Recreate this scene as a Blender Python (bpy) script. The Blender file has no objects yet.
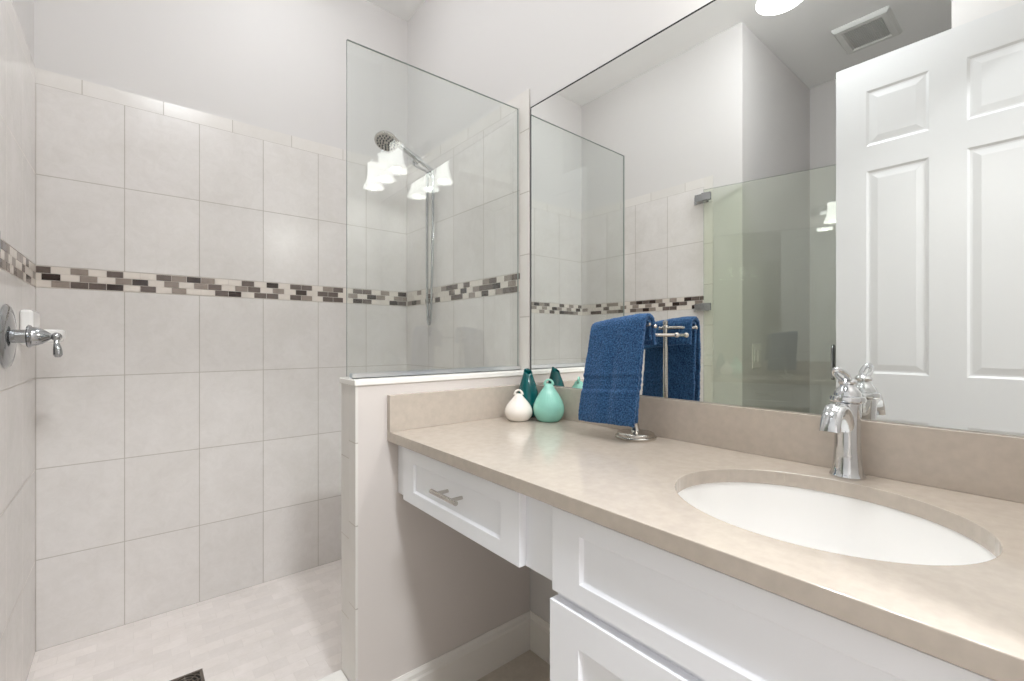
import bpy, bmesh, math, random
from mathutils import Vector, Matrix, noise

# ------------------------------------------------------------------ camera, world, light, exposure
C = bpy.context.scene
COL = C.collection
PI = math.pi
CAM_YAW = 39.65
cam_data = bpy.data.cameras.new('camera')
cam = bpy.data.objects.new('camera', cam_data); COL.objects.link(cam)
cam.location = (0, 0, 1.2)
cam.rotation_euler = (PI / 2, 0, -math.radians(CAM_YAW))
cam_data.sensor_width = 36.0
cam_data.lens = 36.0 * 456.5 / 1024.0
cam_data.clip_start = 0.02
C.camera = cam

w = bpy.data.worlds.new('world'); C.world = w; w.use_nodes = True
w.node_tree.nodes['Background'].inputs[0].default_value = (0.9, 0.95, 1.0, 1)
w.node_tree.nodes['Background'].inputs[1].default_value = 0.5

C.view_settings.view_transform = 'Standard'
C.view_settings.look = 'None'
C.view_settings.gamma = 1.0
C.view_settings.use_curve_mapping = False
C.view_settings.exposure = 0.17
C.cycles.use_denoising = True
C.cycles.max_bounces = 14
C.cycles.diffuse_bounces = 7
C.cycles.glossy_bounces = 8
C.cycles.transparent_max_bounces = 24
C.cycles.caustics_reflective = True
C.cycles.sample_clamp_indirect = 6.0

P_SHADE = 3.4        # emission of the lit glass shades
P_BULB = 5.0         # watts of each bulb under a shade
P_ROOM = 45.0         # radiance of the unseen ceiling dome added to light the room
P_SHOWER = 20.0        # radiance of the unseen dome added to brighten the shower
P_HALL = 70.0        # watts of the fill light added in the unseen hallway
WARM = (1.0, 0.985, 0.965)
COOL = (0.93, 0.965, 1.0)


def area_disc(name, loc, r, watts, col, spread=180):
    d = bpy.data.lights.new(name, 'AREA'); d.shape = 'DISK'; d.size = 2 * r; d.energy = watts; d.color = col; d.spread = math.radians(spread)
    o = bpy.data.objects.new(name, d); COL.objects.link(o); o.location = loc
    return o


area_disc('hallway_fill_light', (0.25, -1.2, 2.98), 0.2, P_HALL, COOL)  # unseen lamp, added to fill the room through the doorway

# ------------------------------------------------------------------ materials


def lin(c):
    return tuple(((v / 255) / 12.92 if v / 255 <= 0.04045 else ((v / 255 + 0.055) / 1.055) ** 2.4) for v in c)


def new_mat(name):
    m = bpy.data.materials.new(name); m.use_nodes = True
    nt = m.node_tree; b = nt.nodes['Principled BSDF']
    return m, nt, b


def pmat(name, rgb, rough=0.5, metal=0.0, spec=0.5, var=0.0, scale=8.0, bump=0.0, bscale=60.0, coat=0.0):
    m, nt, b = new_mat(name)
    c = lin(rgb)
    b.inputs['Base Color'].default_value = (*c, 1)
    b.inputs['Roughness'].default_value = rough
    b.inputs['Metallic'].default_value = metal
    b.inputs['Specular IOR Level'].default_value = spec
    b.inputs['Coat Weight'].default_value = coat
    tc = nt.nodes.new('ShaderNodeTexCoord')
    if var > 0:
        n = nt.nodes.new('ShaderNodeTexNoise'); n.inputs['Scale'].default_value = scale; n.inputs['Detail'].default_value = 4
        nt.links.new(tc.outputs['Object'], n.inputs['Vector'])
        r = nt.nodes.new('ShaderNodeValToRGB')
        r.color_ramp.elements[0].position = 0.3; r.color_ramp.elements[1].position = 0.7
        r.color_ramp.elements[0].color = (*[v * (1 - var) for v in c], 1)
        r.color_ramp.elements[1].color = (*[min(1, v * (1 + var)) for v in c], 1)
        nt.links.new(n.outputs['Fac'], r.inputs['Fac']); nt.links.new(r.outputs['Color'], b.inputs['Base Color'])
    if bump > 0:
        n2 = nt.nodes.new('ShaderNodeTexNoise'); n2.inputs['Scale'].default_value = bscale; n2.inputs['Detail'].default_value = 3
        nt.links.new(tc.outputs['Object'], n2.inputs['Vector'])
        bp = nt.nodes.new('ShaderNodeBump'); bp.inputs['Strength'].default_value = bump; bp.inputs['Distance'].default_value = 0.002
        nt.links.new(n2.outputs['Fac'], bp.inputs['Height']); nt.links.new(bp.outputs['Normal'], b.inputs['Normal'])
    return m


def tile_mat(name, rgb, grout, bw, bh, mortar, offset=0.0, rough=0.22, var=0.05, per_tile=0.03, nscale=5.0):
    """glazed tiles laid in a grid over the UV map (metres)"""
    m, nt, b = new_mat(name)
    c = lin(rgb); L = nt.links
    uv = nt.nodes.new('ShaderNodeUVMap')
    br = nt.nodes.new('ShaderNodeTexBrick')
    br.offset = offset; br.squash = 1.0
    br.inputs['Scale'].default_value = 1.0
    br.inputs['Brick Width'].default_value = bw
    br.inputs['Row Height'].default_value = bh
    br.inputs['Mortar Size'].default_value = mortar
    br.inputs['Mortar Smooth'].default_value = 0.15
    br.inputs['Color1'].default_value = (*[v * (1 - per_tile) for v in c], 1)
    br.inputs['Color2'].default_value = (*[min(1, v * (1 + per_tile)) for v in c], 1)
    br.inputs['Mortar'].default_value = (*lin(grout), 1)
    L.new(uv.outputs['UV'], br.inputs['Vector'])
    tc = nt.nodes.new('ShaderNodeTexCoord')
    n = nt.nodes.new('ShaderNodeTexNoise'); n.inputs['Scale'].default_value = nscale; n.inputs['Detail'].default_value = 8
    n.inputs['Roughness'].default_value = 0.62; n.inputs['Distortion'].default_value = 0.6
    L.new(tc.outputs['Object'], n.inputs['Vector'])
    r = nt.nodes.new('ShaderNodeValToRGB')
    r.color_ramp.elements[0].position = 0.36; r.color_ramp.elements[1].position = 0.6
    a = 1 - var
    r.color_ramp.elements[0].color = (a * 0.99, a * 0.985, a * 0.97, 1); r.color_ramp.elements[1].color = (1, 1, 1, 1)
    n3 = nt.nodes.new('ShaderNodeTexNoise'); n3.inputs['Scale'].default_value = nscale * 5; n3.inputs['Detail'].default_value = 6
    n3.inputs['Roughness'].default_value = 0.7; n3.inputs['Distortion'].default_value = 1.2
    L.new(tc.outputs['Object'], n3.inputs['Vector'])
    av = nt.nodes.new('ShaderNodeMix'); av.inputs[0].default_value = 0.42
    L.new(n.outputs['Fac'], av.inputs[2]); L.new(n3.outputs['Fac'], av.inputs[3])
    L.new(av.outputs[0], r.inputs['Fac'])
    mx = nt.nodes.new('ShaderNodeMixRGB'); mx.blend_type = 'MULTIPLY'; mx.inputs[0].default_value = 1
    L.new(br.outputs['Color'], mx.inputs[1]); L.new(r.outputs['Color'], mx.inputs[2])
    L.new(mx.outputs[0], b.inputs['Base Color'])
    mr = nt.nodes.new('ShaderNodeMapRange'); mr.inputs[3].default_value = rough; mr.inputs[4].default_value = 0.7
    L.new(br.outputs['Fac'], mr.inputs[0]); L.new(mr.outputs[0], b.inputs['Roughness'])
    inv = nt.nodes.new('ShaderNodeMath'); inv.operation = 'SUBTRACT'; inv.inputs[0].default_value = 1
    L.new(br.outputs['Fac'], inv.inputs[1])
    bp = nt.nodes.new('ShaderNodeBump'); bp.inputs['Strength'].default_value = 0.5; bp.inputs['Distance'].default_value = 0.002
    L.new(inv.outputs[0], bp.inputs['Height']); L.new(bp.outputs['Normal'], b.inputs['Normal'])
    return m


def glass_mat(name, tint, ri=1.52):
    m = bpy.data.materials.new(name); m.use_nodes = True
    nt = m.node_tree; nt.nodes.clear(); L = nt.links
    out = nt.nodes.new('ShaderNodeOutputMaterial')
    mix = nt.nodes.new('ShaderNodeMixShader')
    tr = nt.nodes.new('ShaderNodeBsdfTransparent'); tr.inputs[0].default_value = (*tint, 1)
    gl = nt.nodes.new('ShaderNodeBsdfGlossy'); gl.inputs['Roughness'].default_value = 0.0
    gl.inputs[0].default_value = (0.97, 1.0, 0.98, 1)
    geo = nt.nodes.new('ShaderNodeNewGeometry')
    ior = nt.nodes.new('ShaderNodeMapRange'); ior.inputs[3].default_value = ri; ior.inputs[4].default_value = 1 / ri
    fr = nt.nodes.new('ShaderNodeFresnel')
    L.new(geo.outputs['Backfacing'], ior.inputs[0]); L.new(ior.outputs[0], fr.inputs['IOR'])
    L.new(fr.outputs[0], mix.inputs[0]); L.new(tr.outputs[0], mix.inputs[1]); L.new(gl.outputs[0], mix.inputs[2])
    L.new(mix.outputs[0], out.inputs[0])
    return m


def emit_mat(name, rgb, strength, base=(0.9, 0.9, 0.9)):
    m, nt, b = new_mat(name)
    b.inputs['Base Color'].default_value = (*base, 1)
    b.inputs['Emission Color'].default_value = (*rgb, 1)
    b.inputs['Emission Strength'].default_value = strength
    b.inputs['Roughness'].default_value = 0.3
    return m


M = {}
M['wall'] = pmat('wall_paint', (214, 211, 209), 0.6, spec=0.3, bump=0.06, bscale=180)
M['wall_low'] = pmat('half_wall_paint', (212, 205, 200), 0.6, spec=0.3, bump=0.06, bscale=180)
M['ceiling'] = pmat('ceiling_paint', (244, 244, 243), 0.7, spec=0.2, bump=0.15, bscale=90)
M['trim'] = pmat('trim_paint', (232, 228, 222), 0.35)
M['tile'] = tile_mat('wall_tile', (226, 222, 219), (186, 180, 172), 0.2457, 0.33, 0.0017, var=0.085)
M['trim_tile'] = tile_mat('bullnose_tile', (227, 223, 219), (186, 180, 172), 0.2457, 10.0, 0.0016, var=0.03)
M['edge_tile'] = tile_mat('edge_tile', (226, 222, 217), (182, 175, 166), 0.2457, 10.0, 0.0018, var=0.03)
M['shower_floor'] = tile_mat('shower_floor_tile', (240, 233, 229), (236, 229, 225), 0.104, 0.052, 0.0011, offset=0.5, rough=0.4, var=0.07, per_tile=0.05, nscale=9)
M['floor'] = tile_mat('floor_tile', (206, 196, 184), (176, 166, 155), 0.45, 0.45, 0.002, rough=0.3, var=0.16, nscale=7)
M['mosaic_grout'] = pmat('mosaic_grout', (214, 206, 198), 0.6)
M['mosaic_light'] = pmat('mosaic_light_stone', (224, 216, 207), 0.3, var=0.05, scale=30)
M['mosaic_grey'] = pmat('mosaic_grey_stone', (146, 134, 125), 0.3, var=0.08, scale=60)
M['mosaic_dark'] = pmat('mosaic_dark_grey_glass', (104, 92, 86), 0.2, var=0.12, scale=60)
M['mosaic_black'] = pmat('mosaic_brown_black_glass', (52, 38, 33), 0.12, var=0.1, scale=60)
M['quartz'] = pmat('beige_quartz', (189, 178, 166), 0.12, var=0.05, scale=55)
M['cap'] = pmat('white_stone', (240, 237, 232), 0.2, var=0.02)
M['cabinet'] = pmat('white_cabinet_paint', (246, 247, 251), 0.32)
M['cabinet_in'] = pmat('cabinet_box', (214, 212, 210), 0.5)
M['door'] = pmat('white_door_paint', (206, 206, 206), 0.35)
M['porcelain'] = pmat('white_porcelain', (247, 246, 244), 0.08)
M['chrome'] = pmat('chrome', (214, 216, 218), 0.05, metal=1.0)
M['chrome_grey'] = pmat('shower_chrome', (176, 178, 180), 0.1, metal=1.0)
M['satin'] = pmat('satin_chrome', (236, 238, 240), 0.28, metal=1.0)
M['nickel'] = pmat('brushed_nickel', (200, 196, 190), 0.24, metal=1.0)
M['rubber'] = pmat('dark_rubber', (48, 48, 50), 0.5)
M['glass'] = glass_mat('clear_glass', (0.955, 0.972, 0.966))
M['door_glass'] = glass_mat('green_tinted_glass', (0.945, 0.966, 0.925), 1.68)
M['glass_edge'] = pmat('glass_edge', (146, 154, 149), 0.15)
m_, nt_, b_ = new_mat('mirror_silver')
b_.inputs['Base Color'].default_value = (0.925, 0.94, 0.925, 1); b_.inputs['Metallic'].default_value = 1; b_.inputs['Roughness'].default_value = 0.0
M['mirror'] = m_
M['mirror_edge'] = pmat('mirror_edge', (52, 52, 50), 0.4, spec=0.1)
m_ = bpy.data.materials.new('lit_frosted_shade'); m_.use_nodes = True; nt_ = m_.node_tree; nt_.nodes.clear()
o_ = nt_.nodes.new('ShaderNodeOutputMaterial'); mx_ = nt_.nodes.new('ShaderNodeMixShader'); mx2_ = nt_.nodes.new('ShaderNodeAddShader')
tl_ = nt_.nodes.new('ShaderNodeBsdfTranslucent'); df_ = nt_.nodes.new('ShaderNodeBsdfDiffuse'); em_ = nt_.nodes.new('ShaderNodeEmission')
tl_.inputs[0].default_value = (0.40, 0.40, 0.395, 1); df_.inputs[0].default_value = (0.7, 0.7, 0.69, 1)
em_.inputs[0].default_value = (*WARM, 1); em_.inputs[1].default_value = P_SHADE; mx_.inputs[0].default_value = 0.35
nt_.links.new(tl_.outputs[0], mx_.inputs[1]); nt_.links.new(df_.outputs[0], mx_.inputs[2])
nt_.links.new(mx_.outputs[0], mx2_.inputs[0]); nt_.links.new(em_.outputs[0], mx2_.inputs[1]); nt_.links.new(mx2_.outputs[0], o_.inputs[0])
M['shade'] = m_
M['dome'] = emit_mat('added_dome_glow', COOL, P_ROOM)
M['added_shower_dome'] = emit_mat('added_shower_dome_glow', COOL, P_SHOWER)
M['white_glaze'] = pmat('cream_white_glaze', (241, 234, 226), 0.12)
M['mint_glaze'] = pmat('mint_green_glaze', (148, 210, 194), 0.12, var=0.05, scale=25)
M['teal_glaze'] = pmat('dark_teal_glaze', (6, 84, 86), 0.08, var=0.08, scale=25)
M['vent'] = pmat('vent_plastic', (224, 225, 222), 0.45)
M['vent_dark'] = pmat('vent_grille', (216, 217, 214), 0.6)
M['drain'] = pmat('drain_metal', (120, 112, 104), 0.35, metal=1.0)
M['drain_dark'] = pmat('drain_void', (38, 34, 31), 0.7)


def towel_mat():
    m, nt, b = new_mat('navy_terry'); L = nt.links
    tc = nt.nodes.new('ShaderNodeTexCoord')
    n = nt.nodes.new('ShaderNodeTexNoise'); n.inputs['Scale'].default_value = 260; n.inputs['Detail'].default_value = 2
    L.new(tc.outputs['Object'], n.inputs['Vector'])
    r = nt.nodes.new('ShaderNodeValToRGB')
    r.color_ramp.elements[0].position = 0.35; r.color_ramp.elements[1].position = 0.68
    r.color_ramp.elements[0].color = (*lin((27, 56, 94)), 1); r.color_ramp.elements[1].color = (*lin((66, 108, 152)), 1)
    L.new(n.outputs['Fac'], r.inputs['Fac']); L.new(r.outputs['Color'], b.inputs['Base Color'])
    b.inputs['Roughness'].default_value = 0.95
    b.inputs['Specular IOR Level'].default_value = 0.1
    b.inputs['Sheen Weight'].default_value = 0.35
    b.inputs['Sheen Tint'].default_value = (0.5, 0.65, 1, 1)
    bp = nt.nodes.new('ShaderNodeBump'); bp.inputs['Strength'].default_value = 0.8; bp.inputs['Distance'].default_value = 0.004
    L.new(n.outputs['Fac'], bp.inputs['Height']); L.new(bp.outputs['Normal'], b.inputs['Normal'])
    return m


M['towel'] = towel_mat()

# ------------------------------------------------------------------ mesh helpers


def box(bm, x0, x1, y0, y1, z0, z1, mi=0):
    vs = [bm.verts.new((x, y, z)) for z in (z0, z1) for y in (y0, y1) for x in (x0, x1)]
    q = [(0, 2, 3, 1), (4, 5, 7, 6), (0, 1, 5, 4), (2, 6, 7, 3), (0, 4, 6, 2), (1, 3, 7, 5)]
    fs = [bm.faces.new([vs[i] for i in f]) for f in q]
    for f in fs:
        f.material_index = mi
    return fs


def boxes(*bs):
    bm = bmesh.new()
    for b in bs:
        box(bm, *b)
    return bm


def lathe(bm, prof, c, n=32, axis=(0, 0, 1), ref=None, mod=None, mi=0):
    """prof: list of (radius, height along axis)"""
    ax = Vector(axis).normalized()
    rf = Vector(ref) if ref else (Vector((1, 0, 0)) if abs(ax.x) < 0.9 else Vector((0, 1, 0)))
    u = (rf - ax * rf.dot(ax)).normalized(); v = ax.cross(u)
    c = Vector(c); rings = []
    for r, h in prof:
        if r < 1e-6:
            rings.append([bm.verts.new(c + ax * h)])
        else:
            ring = []
            for i in range(n):
                a = 2 * PI * i / n
                rr, hh = mod(r, h, a) if mod else (r, h)
                ring.append(bm.verts.new(c + ax * hh + (u * math.cos(a) + v * math.sin(a)) * rr))
            rings.append(ring)
    for a, b in zip(rings, rings[1:]):
        for i in range(n):
            j = (i + 1) % n
            if len(a) == 1 and len(b) == 1:
                continue
            if len(a) == 1:
                f = bm.faces.new((a[0], b[j], b[i]))
            elif len(b) == 1:
                f = bm.faces.new((a[i], a[j], b[0]))
            else:
                f = bm.faces.new((a[i], a[j], b[j], b[i]))
            f.material_index = mi
    if len(rings[0]) > 1 and prof[0] != prof[-1]:
        pass
    return rings


def smooth(pts, k=6):
    P = [Vector(p) for p in pts]; out = []
    for i in range(len(P) - 1):
        p0 = P[max(i - 1, 0)]; p1 = P[i]; p2 = P[i + 1]; p3 = P[min(i + 2, len(P) - 1)]
        for s in range(k):
            t = s / k
            out.append(0.5 * ((2 * p1) + (p2 - p0) * t + (2 * p0 - 5 * p1 + 4 * p2 - p3) * t * t + (3 * p1 - p0 - 3 * p2 + p3) * t ** 3))
    out.append(P[-1])
    return out


def interp(vals, n):
    out = []
    for i in range(n):
        t = i / (n - 1) * (len(vals) - 1); k = min(int(t), len(vals) - 2); f = t - k
        a, b = vals[k], vals[k + 1]
        if isinstance(a, (tuple, list)):
            out.append(tuple(x * (1 - f) + y * f for x, y in zip(a, b)))
        else:
            out.append(a * (1 - f) + b * f)
    return out


def sweep(bm, pts, rad, n=14, up=(0, 0, 1), closed=False, caps=True, mi=0):
    P = [Vector(p) for p in pts]
    R = interp(rad, len(P)) if isinstance(rad, (list,)) else [rad] * len(P)
    up = Vector(up); rings = []
    for i, p in enumerate(P):
        if closed:
            t = P[(i + 1) % len(P)] - P[i - 1]
        else:
            t = P[min(i + 1, len(P) - 1)] - P[max(i - 1, 0)]
        t.normalize()
        s = t.cross(up)
        if s.length < 1e-4:
            s = t.cross(Vector((0.3, 0.9, 0.1)))
        s.normalize(); o = s.cross(t)
        r = R[i]; rw, rh = r if isinstance(r, (tuple, list)) else (r, r)
        rings.append([bm.verts.new(p + s * math.cos(2 * PI * k / n) * rw + o * math.sin(2 * PI * k / n) * rh) for k in range(n)])
    m = len(rings)
    for i in range(m if closed else m - 1):
        a, b = rings[i], rings[(i + 1) % m]
        for k in range(n):
            f = bm.faces.new((a[k], a[(k + 1) % n], b[(k + 1) % n], b[k])); f.material_index = mi
    if caps and not closed:
        bm.faces.new(rings[0]).material_index = mi; bm.faces.new(rings[-1]).material_index = mi
    return rings


def ball(bm, c, r, n=14, sc=(1, 1, 1), mi=0):
    k = n // 2
    prof = [(r * math.sin(PI * i / k), -r * math.cos(PI * i / k)) for i in range(k + 1)]
    st = len(bm.verts)
    before = set(bm.verts)
    lathe(bm, prof, (0, 0, 0), n, mi=mi)
    for v in bm.verts:
        if v not in before:
            v.co = Vector((v.co.x * sc[0] + c[0], v.co.y * sc[1] + c[1], v.co.z * sc[2] + c[2]))


ORG = {}


def obj(name, bm, mat, parent=None, sm=False, bevel=0.0, origin=None, label=None, cat=None, group=None, kind=None, seg=2, flat_angle=None):
    bmesh.ops.recalc_face_normals(bm, faces=bm.faces)
    me = bpy.data.meshes.new(name)
    org = Vector(origin) if origin else (ORG[parent.name] if parent else Vector((0, 0, 0)))
    loc = org - (ORG[parent.name] if parent else Vector((0, 0, 0)))
    bmesh.ops.translate(bm, verts=bm.verts, vec=-org)
    bm.to_mesh(me); bm.free()
    mats = mat if isinstance(mat, (list, tuple)) else [mat]
    for m in mats:
        me.materials.append(m)
    o = bpy.data.objects.new(name, me); COL.objects.link(o)
    o.location = loc
    if parent:
        o.parent = parent
    ORG[o.name] = org
    if sm:
        me.shade_smooth()
        if sm == 'auto':
            me.set_sharp_from_angle(angle=math.radians(38))
    if bevel:
        b = o.modifiers.new('bevel', 'BEVEL'); b.width = bevel; b.segments = seg; b.limit_method = 'ANGLE'; b.angle_limit = math.radians(40)
    tag(o, label, cat, group, kind)
    return o


def tag(o, label=None, cat=None, group=None, kind=None):
    if label: o['label'] = label
    if cat: o['category'] = cat
    if group: o['group'] = group
    if kind: o['kind'] = kind
    return o


def thing(name, loc, label, cat, group=None, kind=None):
    o = bpy.data.objects.new(name, None); COL.objects.link(o); o.location = loc
    o.empty_display_size = 0.05
    ORG[o.name] = Vector(loc)
    return tag(o, label, cat, group, kind)


def set_uv(bm, fn):
    uv = bm.loops.layers.uv.new('UVMap')
    for f in bm.faces:
        for l in f.loops:
            l[uv].uv = fn(l.vert.co)


# ------------------------------------------------------------------ dimensions (metres)
XL = -0.2735; XM = 1.192; YB = 2.372; ZC = 3.0155; ZS = 0.0735
PY0, PY1, PX = 1.335, 1.457, 0.505       # half wall
CAPZ = 1.083
WT = 0.005
XLw = XL - WT; YBw = YB + WT; XMw = 1.2
YT = 1.389                                # near end of the field tiles
ZM0, ZM1, ZT, ZTT = 1.3935, 1.4725, 2.1325, 2.1875
CZ, CT = 0.919, 0.0293                    # counter top and thickness
CX = 0.604
ALX, ALY0, ALY1 = -1.364, 0.301, 1.165    # alcove

# ------------------------------------------------------------------ room shell


def struct(name, bm, mat, **k):
    return obj(name, bm, mat, kind='structure', **k)


bm = boxes((-1.5, 2.2, -2.6, 2.5, -0.1, 0))
set_uv(bm, lambda c: (c.x + 0.12, c.y + 0.2))
struct('floor', bm, M['floor'])
struct('ceiling', boxes((-1.5, 2.2, -2.6, 2.5, ZC, ZC + 0.1)), M['ceiling'])
wall_right = struct('wall_right', boxes((XMw, XMw + 0.12, -0.1, 2.5, 0, ZC)), M['wall'])
wall_back = struct('wall_back', boxes((XLw, XMw, YBw, 2.5, 0, ZC)), M['wall'])
wall_left = struct('wall_left', boxes((XLw - 0.12, XLw, ALY1 + 0.0, 2.5, 0, ZC)), M['wall'])
struct('wall_alcove_back', boxes((ALX - 0.1, XLw - 0.12, ALY1, ALY1 + 0.12, 0, ZC)), M['wall'])
struct('wall_alcove_left', boxes((ALX - 0.12, ALX, ALY0, ALY1, 0, ZC)), M['wall'])
struct('wall_alcove_front', boxes((ALX - 0.1, XLw - 0.12, ALY0 - 0.12, ALY0, 0, ZC)), M['wall'])
struct('wall_entry_left', boxes((XLw - 0.12, XLw, -0.1, ALY0, 0, ZC)), M['wall'])
DX0, DX1, DZ = -0.118, 0.60, 2.45
struct('wall_front', boxes((-1.5, DX0, -0.22, -0.1, 0, ZC), (DX1, 2.2, -0.22, -0.1, 0, ZC), (DX0, DX1, -0.22, -0.1, DZ, ZC)), M['wall'])
struct('wall_hallway', boxes((-1.5, 2.2, -2.6, -2.45, 0, ZC), (-1.5, -1.38, -2.45, -0.22, 0, ZC), (2.08, 2.2, -2.45, -0.22, 0, ZC)), M['wall'])

# shower floor and curb
bm = boxes((XL, XM, PY1, YB, 0.0, ZS))
set_uv(bm, lambda c: (c.x, c.y))
struct('floor_shower', bm, M['shower_floor'])
struct('trim_1', boxes((XL, PX, PY0 - 0.01, PY1 - 0.002, 0, 0.163)), M['cap'], bevel=0.003)

# wall tiles -------------------------------------------------------
MOS = {'L': 1, 'G': 2, 'D': 3, 'K': 4}
MOSM = [M['mosaic_grout'], M['mosaic_light'], M['mosaic_grey'], M['mosaic_dark'], M['mosaic_black']]
RNG = random.Random(7)


def rnd_bricks(n):
    return ''.join(RNG.choices('LGDK', weights=[46, 20, 22, 12])[0] for _ in range(n))


def tile_wall(parent, to_world, s_end, bricks, near_edge, extra_rows):
    """to_world(s, z, d): s runs from the inside corner along the wall, d is proud of the tile face"""
    def slab(s0, s1, z0, z1, d0=-WT, d1=0.0):
        bm = bmesh.new()
        vs = {}
        for i, s in enumerate((s0, s1)):
            for j, z in enumerate((z0, z1)):
                for k, d in enumerate((d0, d1)):
                    vs[i, j, k] = bm.verts.new(to_world(s, z, d))
        for f in (((0, 0, 0), (0, 1, 0), (1, 1, 0), (1, 0, 0)), ((0, 0, 1), (1, 0, 1), (1, 1, 1), (0, 1, 1)),
                  ((0, 0, 0), (1, 0, 0), (1, 0, 1), (0, 0, 1)), ((0, 1, 0), (0, 1, 1), (1, 1, 1), (1, 1, 0)),
                  ((0, 0, 0), (0, 0, 1), (0, 1, 1), (0, 1, 0)), ((1, 0, 0), (1, 1, 0), (1, 1, 1), (1, 0, 1))):
            bm.faces.new([vs[t] for t in f])
        return bm

    def uvmap(bm, su, zu, swap=False):
        uv = bm.loops.layers.uv.new('UVMap')
        o0 = Vector(to_world(0, 0, 0)); ds = Vector(to_world(1, 0, 0)) - o0
        for f in bm.faces:
            for l in f.loops:
                p = l.vert.co - o0
                s = p.dot(ds); z = l.vert.co.z
                l[uv].uv = (z - zu, s - su + 5) if swap else (s - su + 20 * 0.2457, z - zu)
    b = slab(0, s_end, ZS, ZM0); uvmap(b, 0, ZS); obj('wall_tile', b, M['tile'], parent)
    b = slab(0, s_end, ZM1, ZT); uvmap(b, 0, ZM1); obj('wall_tile', b, M['tile'], parent)
    b = slab(0, s_end, ZT, ZTT); uvmap(b, 0.12285, 0); obj('bullnose_tile', b, M['trim_tile'], parent)
    if near_edge:
        b = slab(s_end, s_end + 0.054, ZS if near_edge == 1 else 0, ZTT); uvmap(b, 0, 0.065, True)
        obj('bullnose_tile', b, M['edge_tile'], parent)
    # mosaic border
    b = slab(0, s_end, ZM0, ZM1, -WT, -0.001)
    rh = (ZM1 - ZM0 - 0.003) / 3; pit = 0.0508; g = 0.0011
    for row in range(3):
        z1 = ZM1 - 0.0015 - row * rh - g; z0 = z1 - rh + 2 * g
        s = bricks[row][0] - pit
        for ch in bricks[row][1]:
            a, e = max(s + g, 0.001), min(s + pit - g, s_end)
            if e - a > 0.003:
                q = [b.verts.new(to_world(t, z, d)) for d in (-0.001, 0.0007) for t, z in ((a, z0), (e, z0), (e, z1), (a, z1))]
                for f in ((4, 5, 6, 7), (0, 1, 5, 4), (1, 2, 6, 5), (2, 3, 7, 6), (3, 0, 4, 7)):
                    b.faces.new([q[i] for i in f]).material_index = MOS[ch]
            s += pit
    obj('mosaic_border', b, MOSM, parent)


# back wall: pattern read off the photograph, left to right
rowB1 = 'DLGLDLLDGKGLLDLKLDDLGDLDDLGLK'
rowB2 = 'LKLGLGKLGLGDLGDLGLKLDDLGLKGLGG'
rowB3 = 'LGDDKLDLGLLDKLDDLDGLDDLKDLLKD'
tile_wall(wall_back, lambda s, z, d: (XL + s, YB - d, z), XM - XL,
          [(0.0396, rowB1), (0.0143, rowB2), (0.0396, rowB3)], 0, None)
# right wall: near end first in the photograph, so reversed from the corner
nearM = ['KDGLDGLLDLDD', 'LGLKDDGLKLDL', 'LDDGLKLGLDDL']
rowsM = []
n_m = 20
for r_, (off) in zip(nearM, (0.983, 0.958, 0.975)):
    far = rnd_bricks(n_m - 12)
    rowsM.append((off - 0.0508 * 19 + 0.0508, (far + r_[::-1])))
rowsM[2] = (rowsM[2][0], rowsM[2][1] + 'K')
tile_wall(wall_right, lambda s, z, d: (XM - d, YB - s, z), YB - YT, rowsM, 1, None)
nearL = ['DDKLGLGKDKGL', 'LGLDKLDLGLGL', 'GKLLDDLGKGDL']
rowsL = [(o_ - 0.0508 * 18, rnd_bricks(8) + r_[::-1] + 'G') for r_, o_ in zip(nearL, (0.955, 0.975, 0.955))]
tile_wall(wall_left, lambda s, z, d: (XL + d, YB - s, z), YB - YT, rowsL, 2, None)

# half wall between shower and vanity
hw = struct('wall_divider', boxes((PX + 0.008, XM, PY0, PY1 - WT, 0, CAPZ - 0.018)), M['wall_low'])
bm = bmesh.new()
box(bm, PX, PX + 0.008, PY0, PY0 + 0.0535, 0.0, CAPZ - 0.018)
set_uv(bm, lambda c: (c.z + 2.2 * 0.2457 - 0.8952 + 20 * 0.2457 - 0.2 * 0.2457 + 0.0, c.y + 3)); obj('bullnose_tile', bm, M['edge_tile'], hw)
bm = bmesh.new()
box(bm, PX + 0.0012, PX + 0.008, PY0 + 0.055, PY1, 0.0, CAPZ - 0.018)
set_uv(bm, lambda c: (c.z - 0.84 + 20 * 0.2457, c.y + 3)); obj('bullnose_tile', bm, M['edge_tile'], hw)
bm = boxes((PX + 0.008, XM, PY1 - WT, PY1, ZS, CAPZ - 0.018)); set_uv(bm, lambda c: (c.x, c.z - ZS))
obj('wall_tile', bm, M['tile'], hw)
struct('trim_2', boxes((PX - 0.004, XM, PY0 - 0.006, PY1 + 0.006, CAPZ - 0.018, CAPZ)), M['cap'], bevel=0.003)


def baseboard(name, a, b, nrm, h=0.14, t=0.015):
    """a,b: floor points along the wall; nrm: direction into the room"""
    bm = bmesh.new(); a = Vector((*a, 0)); b = Vector((*b, 0)); n = Vector((*nrm, 0))
    prof = [(0, 0), (t, 0), (t, h - 0.028), (t - 0.004, h - 0.022), (t - 0.005, h - 0.010), (t - 0.010, h - 0.002), (t - 0.011, h), (0, h)]
    R = [[bm.verts.new(p + n * d + Vector((0, 0, z))) for d, z in prof] for p in (a, b)]
    k = len(prof)
    for i in range(k):
        bm.faces.new((R[0][i], R[0][(i + 1) % k], R[1][(i + 1) % k], R[1][i]))
    bm.faces.new(R[0]); bm.faces.new(R[1])
    return struct(name, bm, M['trim'])


baseboard('baseboard_divider', (PX + 0.012, PY0), (XMw, PY0), (0, -1))
baseboard('baseboard_right', (XMw, PY0), (XMw, 0.65), (-1, 0))
baseboard('baseboard_alcove', (ALX, ALY1), (XLw, ALY1), (0, -1))

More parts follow.
